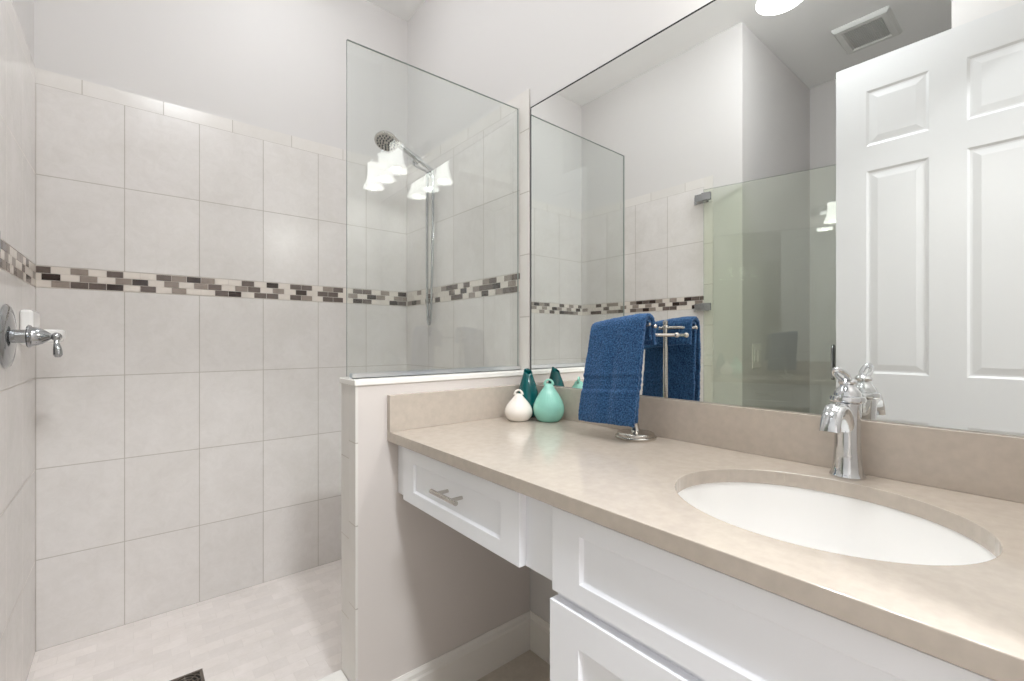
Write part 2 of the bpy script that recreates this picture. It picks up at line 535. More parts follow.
# ------------------------------------------------------------------ six-panel door, opened against the left wall
DXF, DT = -0.114, 0.035
dy1 = 0.670; dW = 0.752; dy0 = dy1 - dW; dz0, dz1 = 0.008, 2.44
panels_s = [(0.113, 0.321), (0.431, 0.639)]
panels_z = [(0.25, 0.86), (1.055, 1.95), (2.06, 2.305)]
bm = bmesh.new()


def door_face(bm, xf, sg):
    ys = sorted([dy0, dy1] + [dy1 - s for p in panels_s for s in p])
    zs = sorted([dz0, dz1] + [z for p in panels_z for z in p])
    cache = {}

    def V(y, z):
        k = (round(y, 5), round(z, 5))
        if k not in cache:
            cache[k] = bm.verts.new((xf, y, z))
        return cache[k]
    for i in range(len(ys) - 1):
        for j in range(len(zs) - 1):
            y0, y1, z0, z1 = ys[i], ys[i + 1], zs[j], zs[j + 1]
            if i % 2 == 1 and j % 2 == 1:
                ring = [V(y0, z0), V(y1, z0), V(y1, z1), V(y0, z1)]
                for ins, d in ((0.009, 0.0045), (0.016, 0.0048), (0.040, 0.001)):
                    nr = [bm.verts.new((xf - sg * d, y, z)) for y, z in ((y0 + ins, z0 + ins), (y1 - ins, z0 + ins), (y1 - ins, z1 - ins), (y0 + ins, z1 - ins))]
                    for k in range(4):
                        bm.faces.new((ring[k], ring[(k + 1) % 4], nr[(k + 1) % 4], nr[k]))
                    ring = nr
                bm.faces.new(ring)
            else:
                bm.faces.new((V(y0, z0), V(y1, z0), V(y1, z1), V(y0, z1)))
    per = [V(y, dz0) for y in ys] + [V(dy1, z) for z in zs[1:]] + [V(y, dz1) for y in ys[::-1][1:]] + [V(dy0, z) for z in zs[::-1][1:-1]]
    return per


pa = door_face(bm, DXF, 1); pb = door_face(bm, DXF - DT, -1)
for k in range(len(pa)):
    bm.faces.new((pa[k], pa[(k + 1) % len(pa)], pb[(k + 1) % len(pa)], pb[k]))
door = struct('door_1', bm, M['door'], origin=(DXF - DT / 2, dy0, 0))
bm = bmesh.new()
for z in (0.25, 1.22, 2.2):
    sweep(bm, [(DXF + 0.004, dy0 - 0.004, z - 0.05), (DXF + 0.004, dy0 - 0.004, z + 0.05)], 0.007, 10, up=(1, 0, 0))
obj('door_hinge', bm, M['nickel'], door, sm='auto')
# door casing on the room side
struct('trim_3', boxes((DX0 - 0.075, DX0 - 0.006, -0.1, -0.086, 0, DZ + 0.07), (DX0 - 0.006, DX1, -0.1, -0.086, DZ, DZ + 0.07)), M['trim'], bevel=0.003)

# ------------------------------------------------------------------ vanity counter
SCX, SCY, SA, SB = 0.895, 0.278, 0.194, 0.226
cy0, cy1 = -0.098, PY0
SX1 = 1.18                                  # face of the long backsplash
bm = bmesh.new()
cor = [(CX, cy0), (XMw, cy0), (XMw, cy1), (CX, cy1)]
angs = sorted(set([2 * PI * i / 72 for i in range(72)] + [math.atan2(y - SCY, x - SCX) % (2 * PI) for x, y in cor]))
inner, outer = [], []
for a in angs:
    ca, sa = math.cos(a), math.sin(a)
    rr = 1 / math.sqrt((ca / SA) ** 2 + (sa / SB) ** 2)
    ts = []
    if ca > 1e-9: ts.append((XMw - SCX) / ca)
    if ca < -1e-9: ts.append((CX - SCX) / ca)
    if sa > 1e-9: ts.append((cy1 - SCY) / sa)
    if sa < -1e-9: ts.append((cy0 - SCY) / sa)
    t = min(ts)
    inner.append((SCX + ca * rr, SCY + sa * rr)); outer.append((SCX + ca * t, SCY + sa * t))
n = len(angs)
lv = {}
for key, pts, zz in (('it', inner, CZ), ('ot', outer, CZ), ('ib', inner, CZ - CT), ('ob', outer, CZ - CT)):
    lv[key] = [bm.verts.new((x, y, zz)) for x, y in pts]
for i in range(n):
    j = (i + 1) % n
    bm.faces.new((lv['it'][i], lv['it'][j], lv['ot'][j], lv['ot'][i]))
    bm.faces.new((lv['ib'][i], lv['ob'][i], lv['ob'][j], lv['ib'][j]))
    bm.faces.new((lv['it'][i], lv['ib'][i], lv['ib'][j], lv['it'][j]))
    bm.faces.new((lv['ot'][i], lv['ot'][j], lv['ob'][j], lv['ob'][i]))
counter = obj('countertop', bm, M['quartz'], bevel=0.0016, label='beige quartz vanity countertop with oval sink cutout', cat='countertop')
obj('backsplash', boxes((SX1, XMw, cy0, cy1, CZ, 1.0315)), M['quartz'], bevel=0.0012, origin=(1.186, 0.6, CZ), label='long beige quartz backsplash strip under the wall mirror', cat='backsplash')
obj('side_splash', boxes((CX, SX1, PY0 - 0.02, PY0, CZ, 1.0315)), M['quartz'], bevel=0.0012, origin=(0.9, PY0 - 0.01, CZ), label='short beige quartz side splash against the half wall, behind the vases', cat='backsplash')

# sink
bm = bmesh.new()
prof = [(1.10, 0.0), (1.015, 0.0), (1.005, -0.006), (0.985, -0.03), (0.95, -0.06), (0.88, -0.095), (0.76, -0.122), (0.58, -0.138), (0.35, -0.146), (0.12, -0.150)]
z0 = CZ - CT - 0.0006
R = []
for s, h in prof:
    R.append([bm.verts.new((SCX + SA * s * math.cos(2 * PI * i / 64), SCY + SB * s * math.sin(2 * PI * i / 64), z0 + h)) for i in range(64)])
for s, h in [(0.12, -0.162), (0.40, -0.158), (0.62, -0.150), (0.82, -0.134), (0.96, -0.10), (1.04, -0.05), (1.10, -0.012)]:
    R.append([bm.verts.new((SCX + SA * s * math.cos(2 * PI * i / 64), SCY + SB * s * math.sin(2 * PI * i / 64), z0 + h)) for i in range(64)])
for a, b in zip(R, R[1:] + R[:1]):
    for i in range(64):
        bm.faces.new((a[i], a[(i + 1) % 64], b[(i + 1) % 64], b[i]))
sink = obj('sink_basin', bm, M['porcelain'], sm='auto', origin=(SCX, SCY, z0), label='white oval undermount porcelain sink set into beige countertop', cat='sink')
bm = bmesh.new()
lathe(bm, [(0.0, -0.153), (0.024, -0.153), (0.026, -0.148), (0.030, -0.146), (0.019, -0.1445), (0.017, -0.1475), (0, -0.148)], (SCX, SCY, z0), 24)
obj('sink_drain', bm, M['chrome'], sink, sm='auto')

# ------------------------------------------------------------------ cabinet fronts


def shaker(xf, y0, y1, z0, z1, side, rail, depth=0.019, rec=0.008, slope=0.004):
    bm = bmesh.new()
    o = [(y0, z0), (y1, z0), (y1, z1), (y0, z1)]
    i1 = [(y0 + side, z0 + rail), (y1 - side, z0 + rail), (y1 - side, z1 - rail), (y0 + side, z1 - rail)]
    i2 = [(y0 + side + slope, z0 + rail + slope), (y1 - side - slope, z0 + rail + slope), (y1 - side - slope, z1 - rail - slope), (y0 + side + slope, z1 - rail - slope)]
    A = [bm.verts.new((xf, *p)) for p in o]; B = [bm.verts.new((xf, *p)) for p in i1]
    D = [bm.verts.new((xf + rec, *p)) for p in i2]; E = [bm.verts.new((xf + depth, *p)) for p in o]
    for k in range(4):
        j = (k + 1) % 4
        bm.faces.new((A[k], A[j], B[j], B[k])); bm.faces.new((B[k], B[j], D[j], D[k])); bm.faces.new((A[k], E[k], E[j], A[j]))
    bm.faces.new(D); bm.faces.new(E[::-1])
    return bm


FX = 0.622; BX = 0.641
cab = thing('vanity_cabinet', (0.9, 0.27, 0), 'white shaker sink cabinet on the floor under the oval sink', 'cabinet')
bm = boxes((BX, 0.66, cy0, 0.632, 0.10, CZ - CT - 0.001), (0.66, XMw - 0.002, 0.614, 0.632, 0.0, CZ - CT - 0.001),
           (0.66, XMw - 0.002, cy0, cy0 + 0.018, 0.0, CZ - CT - 0.001), (0.66, XMw - 0.002, cy0 + 0.018, 0.614, 0.10, 0.118),
           (0.70, 0.715, cy0 + 0.018, 0.614, 0.0, 0.10))
obj('cabinet_box', bm, M['cabinet'], cab)
obj('false_drawer_front', shaker(FX, cy0 + 0.004, 0.6295, 0.7195, 0.8805, 0.07, 0.037), M['cabinet'], cab, bevel=0.0012)
for y0, y1, hy in ((0.272, 0.634, 0.31), (cy0 + 0.004, 0.268, 0.23)):
    d = obj('cabinet_door', shaker(FX - 0.002, y0, y1, 0.115, 0.7015, 0.074, 0.062, depth=0.021), M['cabinet'], cab, bevel=0.0012)
    bm = bmesh.new()
    sweep(bm, [(FX - 0.034, hy, 0.50), (FX - 0.034, hy, 0.62)], 0.0058, 14, up=(1, 0, 0))
    for z in (0.527, 0.593):
        sweep(bm, [(FX - 0.001, hy, z), (FX - 0.034, hy, z)], 0.0045, 12)
    obj('door_pull', bm, M['nickel'], d, sm='auto', label='brushed nickel bar pull')

apr = thing('apron_cabinet', (0.7, 1.0, 0.722), 'white shallow one-drawer cabinet hung under the countertop over the knee space', 'cabinet')
bm = boxes((BX, 0.659, 0.634, PY0 - 0.0005, 0.722, CZ - CT - 0.001), (0.659, 1.10, 0.634, 0.72, 0.722, CZ - CT - 0.001),
           (0.659, 1.10, 1.27, PY0 - 0.0005, 0.722, CZ - CT - 0.001), (0.659, 1.10, 0.72, 1.27, 0.735, 0.75))
obj('drawer_box', bm, M['cabinet'], apr)
df = obj('drawer_front', shaker(FX, 0.726, 1.263, 0.7235, 0.8805, 0.066, 0.037), M['cabinet'], apr, bevel=0.0012)
bm = bmesh.new()
sweep(bm, [(0.59, 0.9206, 0.812), (0.59, 1.0391, 0.812)], 0.0058, 16)
for y in (0.947, 1.0126):
    sweep(bm, [(FX + 0.002, y, 0.812), (0.59, y, 0.812)], 0.0046, 14)
obj('handle', bm, M['nickel'], df, sm='auto', label='brushed nickel bar pull')

# ------------------------------------------------------------------ mirror
MY1 = 1.329
mz0, mz1 = 1.0325, 2.112
bm = bmesh.new()
fs = box(bm, 1.195, XMw - 0.0005, -0.095, MY1, mz0, mz1, 1)
bmesh.ops.recalc_face_normals(bm, faces=bm.faces)
bm.normal_update()
for f in fs:
    if abs(f.calc_center_median().x - 1.195) < 1e-5:
        f.material_index = 0
        bmesh.ops.inset_region(bm, faces=[f], thickness=0.0055, use_even_offset=True)
        f.material_index = 0
for f in bm.faces:
    c_ = f.calc_center_median()
    if abs(c_.x - 1.195) < 1e-5 and len(f.verts) == 4 and f.calc_area() < 0.1:
        f.material_index = 1 if (c_.z > mz0 + 0.2) else 0
obj('wall_mirror', bm, [M['mirror'], M['mirror_edge']], label='large frameless wall mirror standing on the backsplash', cat='mirror', origin=(1.197, 0.6, mz0))

# ------------------------------------------------------------------ glass panel on the half wall
GY = 1.387; GT = 0.008


def glass_slab(p0, p1, z0, z1, t):
    """vertical pane from p0 to p1; faces glass (0), rim edge (1)"""
    bm = bmesh.new(); a = Vector((*p0, 0)); b = Vector((*p1, 0)); d = (b - a).normalized(); nn = Vector((-d.y, d.x, 0)) * t / 2
    v = [[bm.verts.new(p + nn * s + Vector((0, 0, z))) for p, z in ((a, z0), (b, z0), (b, z1), (a, z1))] for s in (-1, 1)]
    bm.faces.new(v[0]); bm.faces.new(v[1][::-1])
    for k in range(4):
        f = bm.faces.new((v[0][k], v[1][k], v[1][(k + 1) % 4], v[0][(k + 1) % 4])); f.material_index = 1
    return bm


gp = thing('glass_screen', (0.84, GY, CAPZ), 'clear frameless glass screen standing on the tiled half wall', 'glass panel')
obj('glass_pane', glass_slab((0.503, GY + 0.014), (1.180, GY), CAPZ + 0.006, 2.1225, GT), [M['glass'], M['glass_edge']], gp)
bm = bmesh.new()
for s in (-1, 1):
    box(bm, 0.512, 1.187, GY + 0.004 + s * 0.0108 - 0.0012, GY + 0.004 + s * 0.0108 + 0.0012, CAPZ, CAPZ + 0.016)
box(bm, 0.512, 1.187, GY - 0.008, GY + 0.016, CAPZ, CAPZ + 0.003)
obj('bottom_channel', bm, M['satin'], gp)

# ------------------------------------------------------------------ glass shower door, swung open past the left wall
hx, hy = -0.219, 1.362
ang = math.radians(13.0)
dd = Vector((-math.sin(ang), -math.cos(ang)))
DWD = 0.720
e1 = Vector((hx, hy)) + dd * DWD
sd = thing('shower_door', (hx, hy, 0.17), 'frameless green-tinted glass shower door swung open, seen in the mirror', 'shower door')
obj('glass_pane', glass_slab((hx, hy), tuple(e1), 0.175, 2.0955, 0.008), [M['door_glass'], M['glass_edge']], sd)
nn = Vector((dd.y, -dd.x, 0)) * -1


def hinge(z):
    bm = bmesh.new()
    box(bm, XL, XL + 0.008, hy - 0.004, hy + 0.085, z - 0.022, z + 0.022)
    box(bm, XL + 0.008, hx - 0.004, hy + 0.002, hy + 0.060, z - 0.022, z + 0.022)
    for s in (-1, 1):
        c0 = Vector((hx, hy, z)); u = Vector((dd.x, dd.y, 0)); nv = Vector((-dd.y, dd.x, 0)) * s
        vs = []
        for dz in (-0.022, 0.022):
            for a_, b_ in ((-0.012, 0.0042), (0.040, 0.0042), (0.040, 0.0095), (-0.012, 0.0095)):
                vs.append(bm.verts.new(c0 + u * a_ + nv * b_ + Vector((0, 0, dz))))
        bm.faces.new(vs[:4]); bm.faces.new(vs[4:][::-1])
        for k in range(4):
            bm.faces.new((vs[k], vs[(k + 1) % 4], vs[4 + (k + 1) % 4], vs[4 + k]))
    obj('hinge', bm, M['chrome_grey'], sd, bevel=0.001)


hinge(2.055); hinge(1.40); hinge(0.42)
for s in (-1, 1):
    bm = bmesh.new(); u = Vector((dd.x, dd.y, 0)); nv = Vector((-dd.y, dd.x, 0)) * s
    c0 = Vector((hx, hy, 0)) + u * 0.630
    pts = [c0 + nv * 0.0045 + Vector((0, 0, 1.008)), c0 + nv * 0.03 + Vector((0, 0, 1.008)), c0 + nv * 0.045 + Vector((0, 0, 1.018)), c0 + nv * 0.048 + Vector((0, 0, 1.04)),
           c0 + nv * 0.048 + Vector((0, 0, 1.14)), c0 + nv * 0.045 + Vector((0, 0, 1.162)), c0 + nv * 0.03 + Vector((0, 0, 1.172)), c0 + nv * 0.0045 + Vector((0, 0, 1.172))]
    sweep(bm, smooth(pts, 4), 0.0085, 12, up=tuple(u))
    obj('handle', bm, M['chrome_grey'], sd, sm='auto')

# ------------------------------------------------------------------ vanity light
VL = thing('vanity_light', (1.2, 0.313, 2.23), 'three-lamp bath light with frosted bell shades on the wall above the mirror', 'light fixture')
bm = boxes((1.182, XMw, 0.02, 0.606, 2.200, 2.275))
obj('back_plate', bm, M['chrome'], VL, bevel=0.006)
for ly in (0.144, 0.313, 0.482):
    bm = bmesh.new()
    lx = 1.055
    pts = [(1.182, ly, 2.258), (1.15, ly, 2.268), (1.115, ly, 2.303), (1.082, ly, 2.323), (1.058, ly, 2.315), (1.055, ly, 2.285), (lx, ly, 2.268)]
    sweep(bm, smooth(pts, 5), 0.0065, 12, up=(0, 1, 0))
    ball(bm, (1.120, ly, 2.308), 0.011)
    lathe(bm, [(0, 2.285), (0.02, 2.285), (0.034, 2.273), (0.036, 2.259), (0.0, 2.259)], (lx, ly, 0), 20)
    arm = obj('lamp_arm', bm, M['chrome'], VL, sm='auto')
    bm = bmesh.new()
    prof = [(0.034, 2.263), (0.037, 2.255), (0.035, 2.238), (0.033, 2.218), (0.034, 2.195), (0.039, 2.168), (0.047, 2.143), (0.055, 2.124), (0.060, 2.113),
            (0.058, 2.113), (0.053, 2.124), (0.045, 2.143), (0.037, 2.168), (0.032, 2.195), (0.031, 2.218), (0.032, 2.238), (0.033, 2.255), (0.0, 2.259)]
    lathe(bm, prof, (lx, ly, 0), 32)
    obj('lamp_shade', bm, M['shade'], VL, sm=True)
    d = bpy.data.lights.new('bulb_light', 'POINT'); d.energy = P_BULB; d.shadow_soft_size = 0.022; d.color = WARM
    lo = bpy.data.objects.new('bulb_light', d); COL.objects.link(lo); lo.parent = VL; lo.location = Vector((lx, ly, 2.128)) - ORG[VL.name]


def added_dome_light(x, y, k, mat, label):  # out-of-view glowing domes, added to light ceiling and walls
    cl_ = thing('added_ceiling_light', (x, y, ZC), label, 'ceiling light', 'added flush-mount ceiling lights')
    bm = bmesh.new()
    lathe(bm, [(0, ZC), (0.15 * k, ZC), (0.152 * k, ZC - 0.012), (0.145 * k, ZC - 0.018), (0, ZC - 0.018)], (x, y, 0), 40)
    obj('lamp_base', bm, M['nickel'], cl_, sm='auto')
    bm = bmesh.new()
    lathe(bm, [(0.142 * k, ZC - 0.0185), (0.144 * k, ZC - 0.04), (0.135 * k, ZC - 0.062), (0.11 * k, ZC - 0.082), (0.07 * k, ZC - 0.095), (0.03 * k, ZC - 0.101), (0, ZC - 0.102)], (x, y, 0), 32)
    obj('glass_dome', bm, mat, cl_, sm=True)


added_dome_light(0.22, 0.72, 1.0, M['dome'], 'large round unseen flush-mount ceiling light with lit dome, added to light the vanity area')
added_dome_light(0.50, 1.78, 0.8, M['added_shower_dome'], 'smaller round unseen flush-mount ceiling light with lit dome, added to light the shower')

# ------------------------------------------------------------------ exhaust vent in the alcove ceiling
vt = thing('exhaust_vent', (-0.92, 0.733, ZC), 'white rectangular exhaust vent on the ceiling, seen in the mirror', 'vent')
bm = bmesh.new()
vx0, vx1, vy0, vy1 = -1.08, -0.76, 0.60, 0.868
o4 = [(vx0, vy0), (vx1, vy0), (vx1, vy1), (vx0, vy1)]


def rect_ring(ins, z):
    return [bm.verts.new((vx0 + ins, vy0 + ins, z)), bm.verts.new((vx1 - ins, vy0 + ins, z)), bm.verts.new((vx1 - ins, vy1 - ins, z)), bm.verts.new((vx0 + ins, vy1 - ins, z))]


rr_ = [rect_ring(0, ZC), rect_ring(0.0, ZC - 0.006), rect_ring(0.012, ZC - 0.022), rect_ring(0.040, ZC - 0.024), rect_ring(0.046, ZC - 0.012)]
for a, b in zip(rr_, rr_[1:]):
    for k in range(4):
        bm.faces.new((a[k], a[(k + 1) % 4], b[(k + 1) % 4], b[k]))
bm.faces.new(rr_[-1])
obj('vent_frame', bm, M['vent'], vt)
bm = bmesh.new()
k = 0
y = vy0 + 0.05
while y < vy1 - 0.05:
    box(bm, vx0 + 0.047, vx1 - 0.047, y, y + 0.004, ZC - 0.018, ZC - 0.0125); y += 0.009
obj('grille', bm, M['vent_dark'], vt)

# switch plate on the wall beyond the shower door
sw = thing('light_switch', (-0.460, ALY1, 1.108), 'pale double rocker switch plate on the dim wall seen through the green glass door', 'light switch')
obj('switch_plate', boxes((-0.517, -0.403, ALY1 - 0.006, ALY1, 1.036, 1.180)), M['cap'], sw, bevel=0.002)
for x_ in (-0.484, -0.436):
    obj('rocker', boxes((x_ - 0.017, x_ + 0.017, ALY1 - 0.010, ALY1 - 0.006, 1.072, 1.144)), M['cap'], sw, bevel=0.0015)

# ------------------------------------------------------------------ faucet
FXc, FYc = 1.136, 0.284
fc = thing('faucet', (FXc, FYc, CZ), 'polished chrome single-hole sink faucet standing behind the oval sink', 'faucet')
bm = bmesh.new()
lathe(bm, [(0, 0), (0.0300, 0), (0.0310, 0.004), (0.029, 0.008), (0.0275, 0.010), (0.0255, 0.022), (0.0240, 0.045), (0.0225, 0.075), (0.0225, 0.105),
           (0.0235, 0.13), (0.0245, 0.148), (0.0245, 0.152), (0.031, 0.156), (0.032, 0.161), (0.030, 0.166), (0.026, 0.168), (0.0, 0.168)], (FXc, FYc, CZ), 36)
obj('faucet_body', bm, M['chrome'], fc, sm='auto')
bm = bmesh.new()
pts = smooth([(FXc - 0.004, FYc, CZ + 0.085), (FXc - 0.020, FYc, CZ + 0.118), (FXc - 0.045, FYc, CZ + 0.143), (FXc - 0.075, FYc, CZ + 0.149), (FXc - 0.096, FYc, CZ + 0.139), (FXc - 0.109, FYc, CZ + 0.120), (FXc - 0.114, FYc, CZ + 0.106)], 6)
rad = [(0.015, 0.014), (0.016, 0.013), (0.017, 0.011), (0.0185, 0.010), (0.0170, 0.0085), (0.0172, 0.0075), (0.0172, 0.007)]
sweep(bm, pts, rad, 24, up=(0, 0.001, 1))
obj('spout', bm, M['chrome'], fc, sm='auto')
bm = bmesh.new()
lathe(bm, [(0.0, 0.168), (0.0245, 0.168), (0.0235, 0.174), (0.018, 0.182), (0.0135, 0.187), (0.0130, 0.190), (0.0160, 0.193), (0.0165, 0.197), (0.013, 0.202), (0.006, 0.205), (0.0, 0.206)], (FXc, FYc, CZ), 28)
# open oval loop lever rising towards the sink
ua = Vector((-0.90, 0.06, 0.43)).normalized(); cl = Vector((FXc - 0.004, FYc, CZ + 0.197)) + ua * 0.030; va = Vector((0.0, 1, -0.14)).normalized()
loop = [cl + ua * 0.031 * math.cos(t) + va * 0.0085 * math.sin(t) for t in [2 * PI * i / 36 for i in range(36)]]
sweep(bm, loop, 0.0052, 12, up=tuple(ua.cross(va)), closed=True)
obj('lever_handle', bm, M['chrome'], fc, sm='auto')

# ------------------------------------------------------------------ vases
GV = 'ceramic teardrop vases in the counter corner'


def teardrop(name, c, R_, H, neck, mat, label, ribs=0, ring=True, face=(-0.55, -0.83)):
    t = thing(name, (*c, CZ), label, 'vase', GV)
    bm = bmesh.new()
    base = [(0, 0), (0.55, 0), (0.66, 0.01), (0.80, 0.07), (0.93, 0.17), (0.995, 0.29), (1.0, 0.36), (0.96, 0.46), (0.85, 0.58), (0.68, 0.71), (0.50, 0.82), (0.35, 0.91)]
    prof = [(r * R_, h * H) for r, h in base]
    prof += [(neck * 1.0, H), (neck * 0.75, H + 0.002), (neck * 0.55, H - 0.004), (neck * 0.5, H - 0.03), (0, H - 0.032)]
    mod = None
    if ribs:
        def mod(r, h, a):
            k = max(0.0, min(1.0, (h / H) * 4)) * max(0.0, min(1.0, (1 - h / H) * 6))
            return r - 0.0013 * k * (abs(math.cos(a * ribs / 2)) ** 6), h
    lathe(bm, prof, (*c, CZ), 96 if ribs else 40, mod=mod)
    obj('vase_body', bm, mat, t, sm=True)
    if ring:
        bm = bmesh.new()
        f = Vector((*face, 0)).normalized(); sv = Vector((-f.y, f.x, 0))
        cc = Vector((*c, CZ + H + 0.0015))
        path = [cc + sv * ring * math.cos(a) + Vector((0, 0, ring * 1.05 * math.sin(a))) for a in [PI * i / 16 for i in range(-1, 18)]]
        sweep(bm, path, [(0.0028, 0.0042)], 10, up=tuple(f)) if False else sweep(bm, path, [0.0058, 0.0040, 0.0034, 0.0034, 0.0040, 0.0058], 10, up=tuple(f))
        obj('loop_handle', bm, mat, t, sm=True)
    return t


teardrop('bud_vase', (1.0425, 1.222), 0.0495, 0.092, 0.0125, M['white_glaze'], 'small cream-white round vase with a top loop, front left of the three vases', ring=0.0125)
teardrop('bud_vase', (1.1175, 1.147), 0.0545, 0.128, 0.0135, M['mint_glaze'], 'ribbed mint-green teardrop vase with a top loop, nearest the towel', ribs=30, ring=0.0140)
# dark teal vase with a slanted open mouth
tc_ = (1.1225, 1.262)
t = thing('bud_vase', (*tc_, CZ), 'dark teal tall-necked vase with a slanted mouth, in the counter corner', 'vase', GV)
bm = bmesh.new()
Ht = 0.178


def slant(r, h, a):
    if h > 0.12:
        k = (h - 0.12) / (Ht - 0.12)
        return r, h - 0.020 * k * (0.5 + 0.5 * math.cos(a - math.radians(250)))
    return r, h


lathe(bm, [(0, 0), (0.026, 0), (0.032, 0.004), (0.042, 0.022), (0.0455, 0.044), (0.044, 0.064), (0.038, 0.090), (0.030, 0.118), (0.0225, 0.145), (0.0165, 0.168), (0.0150, Ht), (0.0128, Ht), (0.0145, 0.168), (0.019, 0.145), (0.024, 0.122), (0, 0.119)],
      (*tc_, CZ), 40, mod=slant)
obj('vase_body', bm, M['teal_glaze'], t, sm=True)

# ------------------------------------------------------------------ towel stand and towel
tx, ty = 1.117, 0.788
ts = thing('towel_stand', (tx, ty, CZ), 'brushed nickel countertop towel stand with round base, under the blue towel', 'towel stand')
bm = bmesh.new()
lathe(bm, [(0, 0), (0.0575, 0), (0.0585, 0.002), (0.0585, 0.006), (0.056, 0.008), (0.053, 0.0085), (0.0525, 0.0145), (0.050, 0.0165), (0.036, 0.0175), (0.022, 0.019), (0.0135, 0.023), (0.010, 0.030), (0.0095, 0.040), (0, 0.040)], (tx, ty, CZ), 40)
obj('base', bm, M['nickel'], ts, sm='auto')
bm = bmesh.new()
lathe(bm, [(0, 0.03), (0.0075, 0.03), (0.0075, 0.318), (0.0095, 0.320), (0.0095, 0.326), (0.0065, 0.329), (0.0085, 0.334), (0.0080, 0.341), (0.0, 0.345)], (tx, ty, CZ), 20)
obj('post', bm, M['nickel'], ts, sm='auto')
bm = bmesh.new()
za = 1.2385
sweep(bm, smooth([(tx + 0.004, ty + 0.02, za), (tx, ty, za), (1.104, 0.745, za + 0.001), (1.087, 0.7045, za)], 4), 0.0048, 12)
ball(bm, (1.087, 0.7045, za), 0.0056)
obj('upper_arm', bm, M['nickel'], ts, sm='auto')
bm = bmesh.new()
zb = 1.2155
sweep(bm, [(tx - 0.03, ty + 0.055, zb), (tx, ty, zb), (1.170, 0.689, zb)], 0.0045, 12)
ball(bm, (1.170, 0.689, zb), 0.0075); ball(bm, (tx - 0.03, ty + 0.055, zb), 0.0075)
obj('lower_arm', bm, M['nickel'], ts, sm='auto')
bm = bmesh.new()
zc_ = 1.2435; bxr = 1.074
sweep(bm, [(tx, ty, zc_), (bxr, ty, zc_)], 0.0045, 12)
sweep(bm, [(bxr, 0.712, zc_), (bxr, 0.892, zc_)], 0.0048, 12)
obj('towel_bar', bm, M['nickel'], ts, sm='auto')

# towel: thick folded terry sheet over the bar
bm = bmesh.new()
NU, NV = 30, 64


def towel_layer(off, y0, y1, zbot_front, zbot_back, seed, flare):
    """profile from the back flap over the bar down the front; off = extra distance from the bar"""
    ro = 0.012 + off
    L_back = 1.246 - zbot_back; L_front = 1.246 - zbot_front
    arc = PI * ro
    tot = L_back + arc + L_front
    grid = []
    for j in range(NV + 1):
        s = tot * j / NV
        row = []
        for i in range(NU + 1):
            f = i / NU
            if s < L_back:
                x = bxr + ro + 0.006 * (1 - s / L_back); z = zbot_back + s; fr = 0
            elif s < L_back + arc:
                a = (s - L_back) / ro
                x = bxr + ro * math.cos(a); z = 1.246 + ro * math.sin(a); fr = 0
            else:
                d_ = s - L_back - arc
                fr = d_ / L_front
                x = bxr - ro - flare * fr ** 0.8; z = 1.246 - d_; 
            # width, left side drops outward
            ya = y0 + 0.016 * fr ** 1.2; yb = y1 + 0.030 * fr
            y = ya + (yb - ya) * f
            sag = 0.020 * (f ** 1.6) * (1 if fr == 0 else 1 - 0.6 * fr)
            z -= sag
            if fr > 0:
                fold = 0.008 * math.exp(-((f - 0.47) / 0.10) ** 2) * min(1, fr * 2)
                wave = 0.004 * math.sin(f * 7 + seed) * fr
                x += fold + wave
                # border bands and hem
                zz = (1 - fr)
                if 0.33 < zz < 0.50:
                    x += 0.0035
                for c_, w_ in ((0.50, 0.012), (0.445, 0.010), (0.385, 0.010), (0.33, 0.012)):
                    x -= 0.0035 * math.exp(-((zz - c_) / w_) ** 2)
                if fr > 0.93:
                    x += 0.003 * (fr - 0.93) / 0.07
            p = Vector((x, y, z))
            nz = noise.noise(Vector((y * 18 + seed, z * 14, x * 14)))
            p.x += 0.0035 * nz
            p.z += 0.002 * noise.noise(Vector((y * 30, seed, 3)))
            row.append(bm.verts.new(p))
        grid.append(row)
    for j in range(NV):
        for i in range(NU):
            bm.faces.new((grid[j][i], grid[j][i + 1], grid[j + 1][i + 1], grid[j + 1][i]))


towel_layer(0.0115, 0.712, 0.897, 0.968, 1.188, 1.0, 0.030)
towel_layer(0.0, 0.718, 0.893, 0.975, 1.200, 5.0, 0.012)
tw = obj('hand_towel', bm, M['towel'], sm=True, origin=(bxr, 0.8, 0.968), label='navy blue terry hand towel draped over the nickel towel stand', cat='towel')
so = tw.modifiers.new('solid', 'SOLIDIFY'); so.thickness = 0.0105; so.offset = 0
ss = tw.modifiers.new('sub', 'SUBSURF'); ss.levels = 2; ss.render_levels = 2
tex = bpy.data.textures.new('terry', 'CLOUDS'); tex.noise_scale = 0.004; tex.noise_depth = 1
dp = tw.modifiers.new('terry', 'DISPLACE'); dp.texture = tex; dp.strength = 0.0035; dp.mid_level = 0.5; dp.texture_coords = 'LOCAL'

